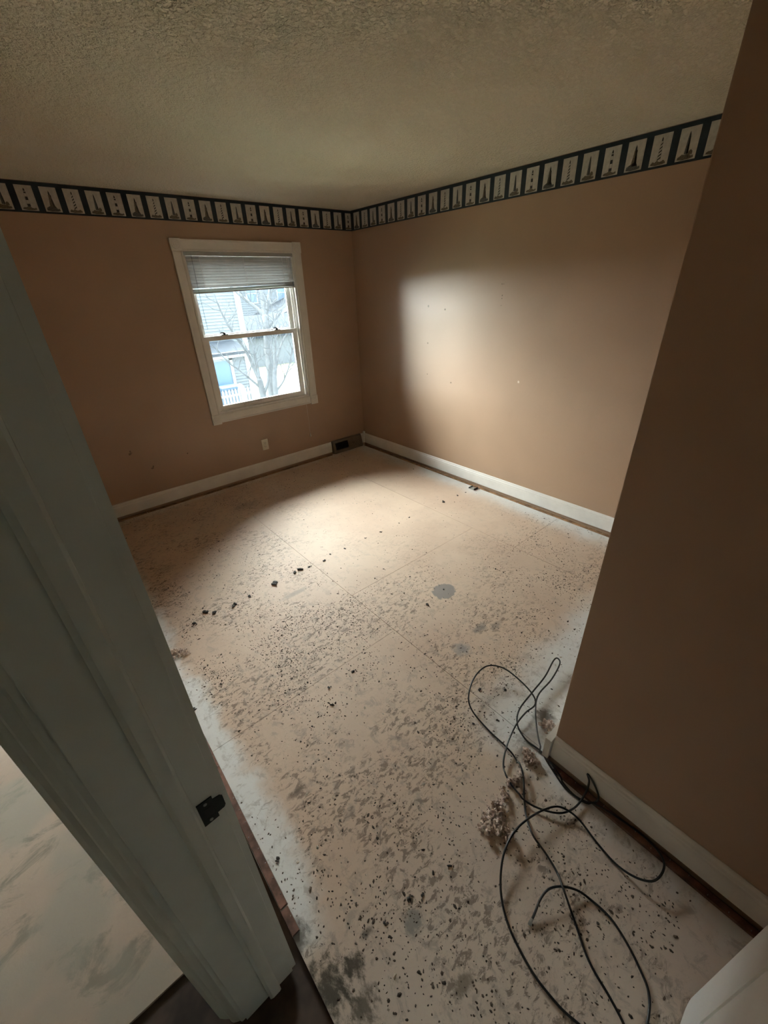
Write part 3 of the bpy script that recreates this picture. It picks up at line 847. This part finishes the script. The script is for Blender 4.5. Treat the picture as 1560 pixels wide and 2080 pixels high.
# ease the path off the closet baseboard
for p in cpath:
    if p.y < -3.63 and p.x > -1.9305 and p.z > .02:
        p.x = -1.9305
cb = thing('coaxial_cable', 'tangled black coaxial cable lying in loops on the floor', 'cable', (-2.2, -3.75, 0))
part('jacket', MB().tube(cpath, .0036, 8), 'cable', cb, smooth=True)
d0 = (cpath[0] - cpath[3]).normalized()
p0 = cpath[0]
con = MB().tube([p0 - d0 * .004, p0 + d0 * .004, p0 + d0 * .0045, p0 + d0 * .013, p0 + d0 * .0135, p0 + d0 * .016], [.0046, .0046, .0058, .0058, .0048, .0048], 6)
part('connector', con, 'steel', cb)
part('connector_pin', MB().tube([p0 + d0 * .016, p0 + d0 * .022], .0007, 5), 'brass', cb)

# ------------------------------------------------------------------ torn carpet pad
def pad_clump(label, pts, n, spread, size, group=None, hz=.02):
    r = random.Random(label)
    root_loc = Vector((sum(p[0] for p in pts) / len(pts), sum(p[1] for p in pts) / len(pts), 0))
    bm = bmesh.new()
    for k in range(n):
        a = r.choice(pts); b = r.choice(pts)
        t = r.random() * .5
        p = Vector((a[0] * (1 - t) + b[0] * t, a[1] * (1 - t) + b[1] * t, 0)) if r.random() < .5 else Vector((a[0], a[1], 0))
        p += Vector((r.gauss(0, spread), r.gauss(0, spread), 0))
        s = size * r.uniform(.45, 1.25)
        zc = s * .45 + r.random() ** 2 * hz
        g0 = bmesh.ops.create_icosphere(bm, subdivisions=1, radius=s)
        sx, sy, sz = r.uniform(.6, 1.4), r.uniform(.6, 1.4), r.uniform(.35, .75)
        ro = Matrix.Rotation(r.random() * 6, 3, 'Z') @ Matrix.Rotation(r.uniform(-.5, .5), 3, 'X')
        for v in g0['verts']:
            q = Vector((v.co.x * sx, v.co.y * sy, v.co.z * sz)) * r.uniform(.45, 1.55)
            q = ro @ q
            v.co = q + p - root_loc + Vector((0, 0, zc))
            v.co.z = max(v.co.z, .0006)
    me = bpy.data.meshes.new('carpet_pad_scrap')
    bm.to_mesh(me); bm.free()
    me.materials.append(M['pad'])
    o = bpy.data.objects.new('carpet_pad_scrap', me)
    COL.objects.link(o)
    o.location = root_loc
    tag(o, label, 'scrap', group or 'scraps of torn carpet padding')
    return o
pad_clump('largest torn scrap of carpet pad inside the cable loops', [(-2.165, -3.626), (-2.229, -3.638), (-2.284, -3.633), (-2.289, -3.67), (-2.276, -3.713), (-2.32, -3.652), (-2.25, -3.66), (-2.28, -3.69)], 330, .010, .0078)
pad_clump('narrow strip of carpet pad under the crossing cable', [(-2.121, -3.617), (-2.09, -3.628), (-2.061, -3.633)], 80, .006, .0066)
pad_clump('scrap of carpet pad beside the closet corner', [(-1.977, -3.603), (-1.974, -3.640), (-1.965, -3.60), (-1.99, -3.622)], 120, .009, .007)
pad_clump('dark frayed scrap of carpet pad behind the closet corner', [(-1.80, -3.575), (-1.775, -3.59), (-1.80, -3.595)], 90, .010, .0066)
pad_clump('crumbled carpet pad at the left edge by the jamb', [(-2.909, -1.974), (-2.905, -2.02), (-2.873, -2.031), (-2.93, -2.0)], 150, .014, .0058, hz=.008)

# ------------------------------------------------------------------ crumbs
def crumb_mesh(seed, s, nm):
    r = random.Random(seed)
    bm = bmesh.new()
    for q in range(r.choice((1, 2, 2, 3))):
        g0 = bmesh.ops.create_icosphere(bm, subdivisions=1, radius=s * r.uniform(.5, .8))
        off = Vector((r.gauss(0, s * .6), r.gauss(0, s * .6), s * .25))
        sx, sy, sz = r.uniform(.7, 1.5), r.uniform(.5, 1.1), r.uniform(.35, .6)
        for v in g0['verts']:
            v.co = Vector((v.co.x * sx, v.co.y * sy, v.co.z * sz)) * r.uniform(.65, 1.35) + off
            v.co.z = max(0.0, v.co.z)
    me = bpy.data.meshes.new(nm)
    bm.to_mesh(me); bm.free()
    me.materials.append(M['chunk'])
    return me
CM = [crumb_mesh(k, .011, 'debris_crumb') for k in range(8)]
def crumb(x, y, s, k, label, group):
    o = bpy.data.objects.new('debris_crumb', CM[k % 8])
    COL.objects.link(o)
    o.location = (x, y, .0002); o.scale = (s, s, s); o.rotation_euler = (0, 0, k * 1.7)
    tag(o, label, 'debris', group)
ROW = [(-2.222, -1.826, 2.3), (-2.002, -1.797, 1.6), (-2.045, -1.796, 1.5), (-2.523, -1.820, 1.5), (-2.666, -1.780, 1.5), (-2.634, -1.810, 1.6), (-1.740, -1.784, 1.0), (-1.809, -1.823, 1.0), (-2.397, -1.821, .9), (-.492, -1.791, 1.0), (-1.62, -1.80, .8), (-1.40, -1.79, .7), (-1.25, -1.81, .7), (-1.05, -1.80, .7), (-.92, -1.79, .7), (-.30, -1.80, .9), (-.2, -1.82, .9), (-1.93, -1.81, .7), (-2.75, -1.83, .8)]
ORD = 'first second third fourth fifth sixth seventh eighth ninth tenth eleventh twelfth thirteenth fourteenth fifteenth sixteenth seventeenth eighteenth nineteenth'.split()
for k, (x, y, s) in enumerate(sorted(ROW)):
    big = 'largest dark crumb' if s > 2 else 'dark crumb'
    crumb(x, y, s * 1.2 if s < 2 else s * .85, k, big + ', ' + ORD[k] + ' from the left in the row across the floor', 'dark crumbs in a row across the floor')
SC = [(-2.296, -.995, 1.0, 'on the clean floor between the left wall and the long seam'), (-.997, -2.741, 1.2, 'to the right of the grey oval stain'),
      (-1.609, -2.672, 1.1, 'just left of and below the grey oval stain'), (-.145, -1.045, 1.2, 'by the right baseboard, nearest the corner register'),
      (-2.447, -2.852, 1.2, 'mid-floor, nearest the viewer of three'), (-2.247, -2.762, 1.1, 'mid-floor, rightmost of three'), (-1.855, -3.271, 1.2, 'inside the rounded far loop of the cable'),
      (-2.027, -3.363, 1.2, 'just outside the left side of the far cable loop'), (-1.937, -3.428, 1.0, 'inside the far cable loop, near its crossing'),
      (-2.398, -2.762, 1.2, 'mid-floor, leftmost far one of three'), (-2.95, -2.433, 1.3, 'on the bare white margin beside the door casing'), (-1.60, -3.50, .9, 'beside the narrow cable loop near the closet corner'),
      (-.555, -2.94, .9, 'nearest the edge of the closet wall'), (-1.766, -3.348, .9, 'inside the far cable loop, at its right side'), ]
for k, (x, y, s, where) in enumerate(SC):
    crumb(x, y, s * .75, k + 3, 'dark crumb ' + (where or 'lying among the specks of the open floor'), 'loose dark crumbs on the floor')
crumb(-1.425, -2.636, .9, 2, 'dark crumb in the middle of the grey oval stain', 'loose dark crumbs on the floor')
FG = [(-2.936, -3.234, 1.0, 'on the white margin below the strike plate'), (-2.551, -3.612, 1.1, 'in the foreground, second nearest the big pad scrap'), (-2.496, -3.637, 1.0, 'in the foreground, nearest the big pad scrap'),
      (-2.654, -3.607, .9, 'at the grey smudge in the foreground, left of a pair'), (-2.616, -3.630, .9, 'at the grey smudge in the foreground, right of a pair'), (-2.759, -3.599, .9, 'in the foreground, nearest the black smear'), (-2.80, -3.86, 1.2, 'at the bottom edge of the picture')]
for k, (x, y, s, where) in enumerate(FG):
    crumb(x, y, s * .72, k + 5, 'brown crumb ' + where, 'crumbs near the doorway')

# specks nobody could count
def specks(name, n, dens, smin, smax, mt, label, seed):
    r = random.Random(seed)
    V = []; F = []
    tries = 0; made = 0
    while made < n and tries < n * 60:
        tries += 1
        x = r.uniform(-2.955, -.05); y = r.uniform(-4.25, -.05)
        if y < -3.62 and x > -1.96:
            continue
        if x > -2.24 - .0 and y < -4.2:
            continue
        if r.random() > dens(x, y):
            continue
        s = r.uniform(smin, smax) * (1.0 if r.random() < .88 else 1.7)
        a = r.uniform(0, 2 * PI); el = r.uniform(1, 2.0)
        ca, sa = math.cos(a), math.sin(a)
        o = len(V)
        k = 5
        for j in range(k):
            t = 2 * PI * j / k
            u = math.cos(t) * s * el * r.uniform(.6, 1.25); w_ = math.sin(t) * s * r.uniform(.6, 1.25)
            V.append((x + u * ca - w_ * sa, y + u * sa + w_ * ca, .0002))
        V.append((x + r.uniform(-.3, .3) * s, y + r.uniform(-.3, .3) * s, .0004 + s * r.uniform(.3, .8)))
        for j in range(k):
            F.append((o + j, o + (j + 1) % k, o + k))
        made += 1
    me = bpy.data.meshes.new(name)
    me.from_pydata(V, [], F)
    me.materials.append(M[mt])
    o = bpy.data.objects.new(name, me)
    COL.objects.link(o)
    tag(o, label, 'debris')
    o['kind'] = 'stuff'
    return o
def dens_a(x, y):
    v = noise.noise(Vector((x * 1.5, y * 1.5, 3.1))) * .5 + .5
    v2 = noise.noise(Vector((x * 5, y * 5, 7.7))) * .5 + .5
    base = .10
    base += .75 * max(0, min(1, (-1.55 - x) / .9)) * max(0.25, min(1, (-.5 - y) / 1.2))
    base += .55 * max(0, min(1, (-1.9 - y) / 1.3))
    if x < -2.86:
        base *= .30
    if x > -.35:
        base *= .4
    if y < -3.35:
        base *= .45
    if y > -.75 and x > -2.2:
        base += .30
    if x > -1.9 and -2.3 < y < -.8:
        base *= .35
    return base * (max(0, v - .22) * 1.5) * (max(0, v2 - .25) * 1.9)
specks('floor_specks', 11000, dens_a, .0009, .0031, 'crumb', 'fine dark specks of old carpet backing strewn over the floor', 21)
specks('pale_specks', 260, lambda x, y: .5 if x < -.9 else .15, .0018, .0045, 'chip', 'sparse pale foam specks strewn over the floor', 5)

# ------------------------------------------------------------------ outside
GZ = -3.3
structure(MB().box((-60, .4, GZ - .3), (90, 130, GZ)).build('ground', 'lawn'), 'winter lawn outside')

def siding_face(x0, x1, y, z0, z1, step=.13):
    """clapboards facing -y"""
    mb = MB()
    z = z0
    while z < z1:
        h = min(step, z1 - z)
        mb.prism([(0, 0), (.045, 0), (.004, h), (0, h)], (x0, y, z), (0, -1, 0), (0, 0, 1), (1, 0, 0), x1 - x0)
        z += step
    return mb
def house_window(parent, x0, x1, z0, z1, y, mt='blueglass'):
    wn = part('window', MB().box((x0 - .1, y, z0 - .1), (x0, y - .06, z1 + .1)).box((x1, y, z0 - .1), (x1 + .1, y - .06, z1 + .1)).box((x0, y, z0 - .1), (x1, y - .06, z0)).box((x0, y, z1), (x1, y - .06, z1 + .1)).box((x0, y, (z0 + z1) / 2 - .03), (x1, y - .05, (z0 + z1) / 2 + .03)), 'sidetrim', parent)
    part('pane', MB().box((x0, y - .01, z0), (x1, y - .02, z1)), mt, wn)

# neighbour: two-storey end with a one-storey wing in front
nh = thing('neighbour_house', 'white lap-sided house with a low wing, seen at left through the window', 'house', (4, 20, GZ))
HY = 18.3
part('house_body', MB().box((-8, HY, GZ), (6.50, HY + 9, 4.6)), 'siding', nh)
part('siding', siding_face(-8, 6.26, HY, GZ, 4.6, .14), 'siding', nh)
part('corner_board', MB().box((6.24, HY + .05, GZ), (6.53, HY - .06, 4.6)), 'sidetrim', nh)
part('roof', MB().prism([(-.5, 4.5), (4.5, 8.0), (9.5, 4.5), (9.5, 4.7), (4.5, 8.2), (-.5, 4.7)], (-8.3, HY, 0), (0, 1, 0), (0, 0, 1), (1, 0, 0), 15.1), 'shingle', nh)
WY = 16.6
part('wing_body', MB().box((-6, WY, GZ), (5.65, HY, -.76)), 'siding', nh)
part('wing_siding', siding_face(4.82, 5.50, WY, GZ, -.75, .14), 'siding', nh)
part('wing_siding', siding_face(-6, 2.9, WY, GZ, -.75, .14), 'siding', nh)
part('corner_board', MB().box((5.48, WY + .05, GZ), (5.66, WY - .06, -.74)), 'sidetrim', nh)
part('fascia', MB().box((-6.4, WY - .32, -.86), (5.7, WY - .26, -.60)), 'sidetrim', nh)
part('soffit', MB().box((-6.4, WY - .30, -.80), (5.7, WY, -.76)), 'sidetrim', nh)
part('wing_roof', MB().prism([(-.34, -.62), (HY - WY - .05, -.27), (HY - WY - .05, -.39), (-.34, -.74)], (-6.4, WY, 0), (0, 1, 0), (0, 0, 1), (1, 0, 0), 12.1), 'shingle', nh)
dp = part('porch_door', MB().box((2.9, WY - .02, GZ), (4.72, WY + .04, -.95)), 'blueglass', nh)
part('door_trim', MB().box((4.70, WY - .07, GZ), (4.84, WY, -.85)).box((2.9, WY - .07, -.98), (4.84, WY, -.84)), 'sidetrim', nh)

# far house
fh = thing('far_house', 'pale house with a low roof and deck, farthest away through the window', 'house', (20, 40, GZ))
FY = 40
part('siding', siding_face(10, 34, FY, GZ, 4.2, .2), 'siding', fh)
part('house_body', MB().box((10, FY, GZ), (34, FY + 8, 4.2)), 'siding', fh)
part('roof', MB().prism([(-.6, 4.0), (4, 7.5), (8.6, 4.0), (8.6, 4.25), (4, 7.75), (-.6, 4.25)], (9.5, FY, 0), (0, 1, 0), (0, 0, 1), (1, 0, 0), 25), 'shingle', fh)
for x in (13.2, 16.6, 20.0, 24):
    house_window(fh, x, x + 1.0, 1.0, 2.6, FY - .02)
part('wing_body', MB().box((17.2, FY - 5, GZ), (30, FY, -.3)), 'siding', fh)
part('wing_roof', MB().prism([(-1.2, -.6), (5.6, 2.0), (12.4, -.6), (12.4, -.25), (5.6, 2.35), (-1.2, -.25)], (17.8, FY - 5.5, 0), (1, 0, 0), (0, 0, 1), (0, 1, 0), 6), 'shingle', fh)
dk = MB()
for x in [11.0 + .28 * k for k in range(20)]:
    dk.box((x, FY - 3, -1.4), (x + .06, FY - 3.06, -.5))
dk.box((10.9, FY - 3.1, -.5), (16.6, FY - 2.95, -.4)).box((10.9, FY - 3.1, -1.6), (16.6, FY - .2, -1.4))
part('deck_railing', dk, 'deckrail', fh)['kind'] = 'stuff'
part('deck_post', MB().box((11, FY - 3.1, GZ), (11.2, FY - 2.9, -1.5)).box((16.3, FY - 3.1, GZ), (16.5, FY - 2.9, -1.5)), 'deckrail', fh)

# shed roof / hedge mass to the right, far
sh = thing('garden_shed', 'low grey-blue shed with a pitched roof behind the bare trees', 'shed', (13, 30, GZ))
part('wall', MB().box((10.6, 28, GZ), (16.5, 31, -1.1)), 'siding', sh)
part('roof', MB().prism([(-.4, -1.2), (1.5, .1), (3.4, -1.2), (3.4, -1.0), (1.5, .3), (-.4, -1.0)], (10.2, 28, 0), (0, 1, 0), (0, 0, 1), (1, 0, 0), 6.8), 'shingle', sh)

# picket fence
pf = thing('picket_fence', 'white picket fence in front of the neighbouring house', 'fence', (4, 14.6, GZ))
pk = MB().prism([(-.045, 0), (.045, 0), (.045, .94), (0, 1.02), (-.045, .94)], (0, .01, .06), (1, 0, 0), (0, 0, 1), (0, -1, 0), .02).mesh('picket', 'picket')
FYY = 14.6
x = 1.2
while x < 5.9:
    if abs(x - 4.25) > .12 and abs(x - 6.65) > .12 and abs(x - 1.85) > .12:
        o = bpy.data.objects.new('picket', pk)
        COL.objects.link(o); o.parent = pf
        o.location = (x - 4, -.05, .30)
    x += .145
for px in (1.85, 4.25, 6.0):
    po = MB().box((px - .10, FYY - .10, GZ), (px + .10, FYY + .10, GZ + 1.42))
    po.prism([(-.13, 0), (.13, 0), (0, .12)], (px, FYY + .13, GZ + 1.42), (1, 0, 0), (0, 0, 1), (0, -1, 0), .26)
    part('post', po, 'picket', pf)
for z in (.55, 1.05):
    part('rail', MB().box((1.0, FYY + .0, GZ + z), (6.0, FYY - .04, GZ + z + .08)), 'picket', pf)

# blue bin near the porch
bn = thing('storage_bin', 'blue plastic bin standing by the neighbouring porch', 'bin', (4.2, 15.8, GZ))
part('bin_body', MB().prism([(-.38, 0), (.38, 0), (.45, 1.2), (-.45, 1.2)], (4.15, 16.1, GZ), (1, 0, 0), (0, 0, 1), (0, -1, 0), .7), 'bin', bn)
part('bin_lid', MB().box((3.65, 16.15, GZ + 1.2), (4.65, 15.35, GZ + 1.30)), 'bin', bn)

# bare trees
def tree(name, label, base, limbs, seed, twig=26, tw_len=.9, group='bare trees outside'):
    r = random.Random(seed)
    t = thing(name, label, 'tree', base, group)
    for i, (pts, r0, r1) in enumerate(limbs):
        pts = catmull(pts, 4)
        n = len(pts)
        rads = [r0 + (r1 - r0) * k / (n - 1) for k in range(n)]
        part('trunk' if i == 0 else 'branch', MB().tube(pts, rads, 7), 'bark', t, smooth=True)
    tw = MB()
    for k in range(twig):
        pts, r0, r1 = r.choice(limbs[1:] if len(limbs) > 1 else limbs)
        pts = catmull(pts, 4)
        p = Vector(pts[r.randrange(len(pts) // 3, len(pts))])
        d = Vector((r.uniform(-1, 1), r.uniform(-.5, .5), r.uniform(.1, 1.1))).normalized()
        L = tw_len * r.uniform(.5, 1.3)
        q = [p]
        for s in range(4):
            d = (d + Vector((r.gauss(0, .25), r.gauss(0, .15), r.gauss(.05, .2)))).normalized()
            q.append(q[-1] + d * L / 4)
        tw.tube(q, [.012, .010, .008, .006, .003], 4)
        for s in (1, 2, 3):
            d2 = (d + Vector((r.uniform(-1, 1), r.uniform(-.5, .5), r.uniform(-.3, .8)))).normalized()
            tw.tube([q[s], q[s] + d2 * L * .25, q[s] + d2 * L * .45 + Vector((0, 0, .05))], [.006, .005, .002], 4)
    part('twigs', tw, 'bark', t)['kind'] = 'stuff'
    return t
tree('bare_tree', 'taller bare tree with a forked trunk outside the upper sash', (3.1, 9.2, GZ), [
    ([(3.10, 9.2, GZ), (3.15, 9.2, -1.6), (3.28, 9.2, 0.0), (3.36, 9.25, .76), (3.44, 9.37, 1.13)], .17, .10),
    ([(3.44, 9.37, 1.10), (3.30, 9.7, 1.38), (3.04, 10.17, 1.77), (2.75, 10.6, 2.3), (2.5, 10.9, 3.0)], .065, .03),
    ([(3.44, 9.37, 1.10), (3.50, 9.5, 1.45), (3.60, 9.71, 1.9), (3.66, 9.9, 2.6), (3.8, 10, 3.5)], .085, .04),
    ([(3.44, 9.37, 1.10), (3.58, 9.4, 1.40), (3.83, 9.51, 1.9), (4.1, 9.6, 2.7), (4.2, 9.6, 3.6)], .07, .03),
    ([(3.36, 9.25, .70), (3.6, 9.2, .95), (3.95, 9.2, 1.25), (4.3, 9.3, 1.9)], .04, .015)], 4, 34, .8)
tree('multi_stem_tree', 'low bare tree with several pale stems outside the lower sash', (2.1, 7.6, GZ), [
    ([(2.10, 7.6, GZ), (2.10, 7.6, -2.2), (2.12, 7.6, -1.2), (2.13, 7.62, -.84), (2.12, 7.65, -.4)], .12, .085),
    ([(2.12, 7.65, -.45), (2.05, 7.75, -.1), (1.98, 7.85, .3), (1.80, 8.0, .75), (1.62, 8.1, 1.2), (1.5, 8.2, 1.9)], .06, .018),
    ([(2.12, 7.65, -.40), (2.14, 7.7, .0), (2.16, 7.8, .45), (2.12, 7.9, 1.0)], .05, .015),
    ([(2.13, 7.62, -.7), (1.90, 7.7, -.42), (1.62, 7.8, -.1), (1.40, 7.9, .12), (1.2, 8, .5)], .035, .012),
    ([(2.12, 7.6, -.9), (2.30, 7.5, -.5), (2.44, 7.5, 0), (2.62, 7.55, .5), (2.9, 7.6, 1.2)], .045, .015)], 9, 44, .7)
tree('multi_stem_tree', 'slender bare tree at the right side of the lower sash', (2.4, 7.3, GZ), [
    ([(2.40, 7.37, GZ), (2.40, 7.37, -1.8), (2.42, 7.37, -.83), (2.52, 7.45, -.3), (2.72, 7.55, .1)], .10, .055),
    ([(2.72, 7.55, .05), (2.90, 7.6, .35), (3.16, 7.77, .6), (3.5, 7.9, .8)], .035, .012),
    ([(2.60, 7.5, -.1), (2.72, 7.55, .35), (2.82, 7.6, .9), (2.85, 7.7, 1.6)], .035, .012),
    ([(2.42, 7.37, -.8), (2.70, 7.3, -.5), (2.95, 7.3, -.1), (3.1, 7.3, .3)], .03, .010)], 15, 36, .7)
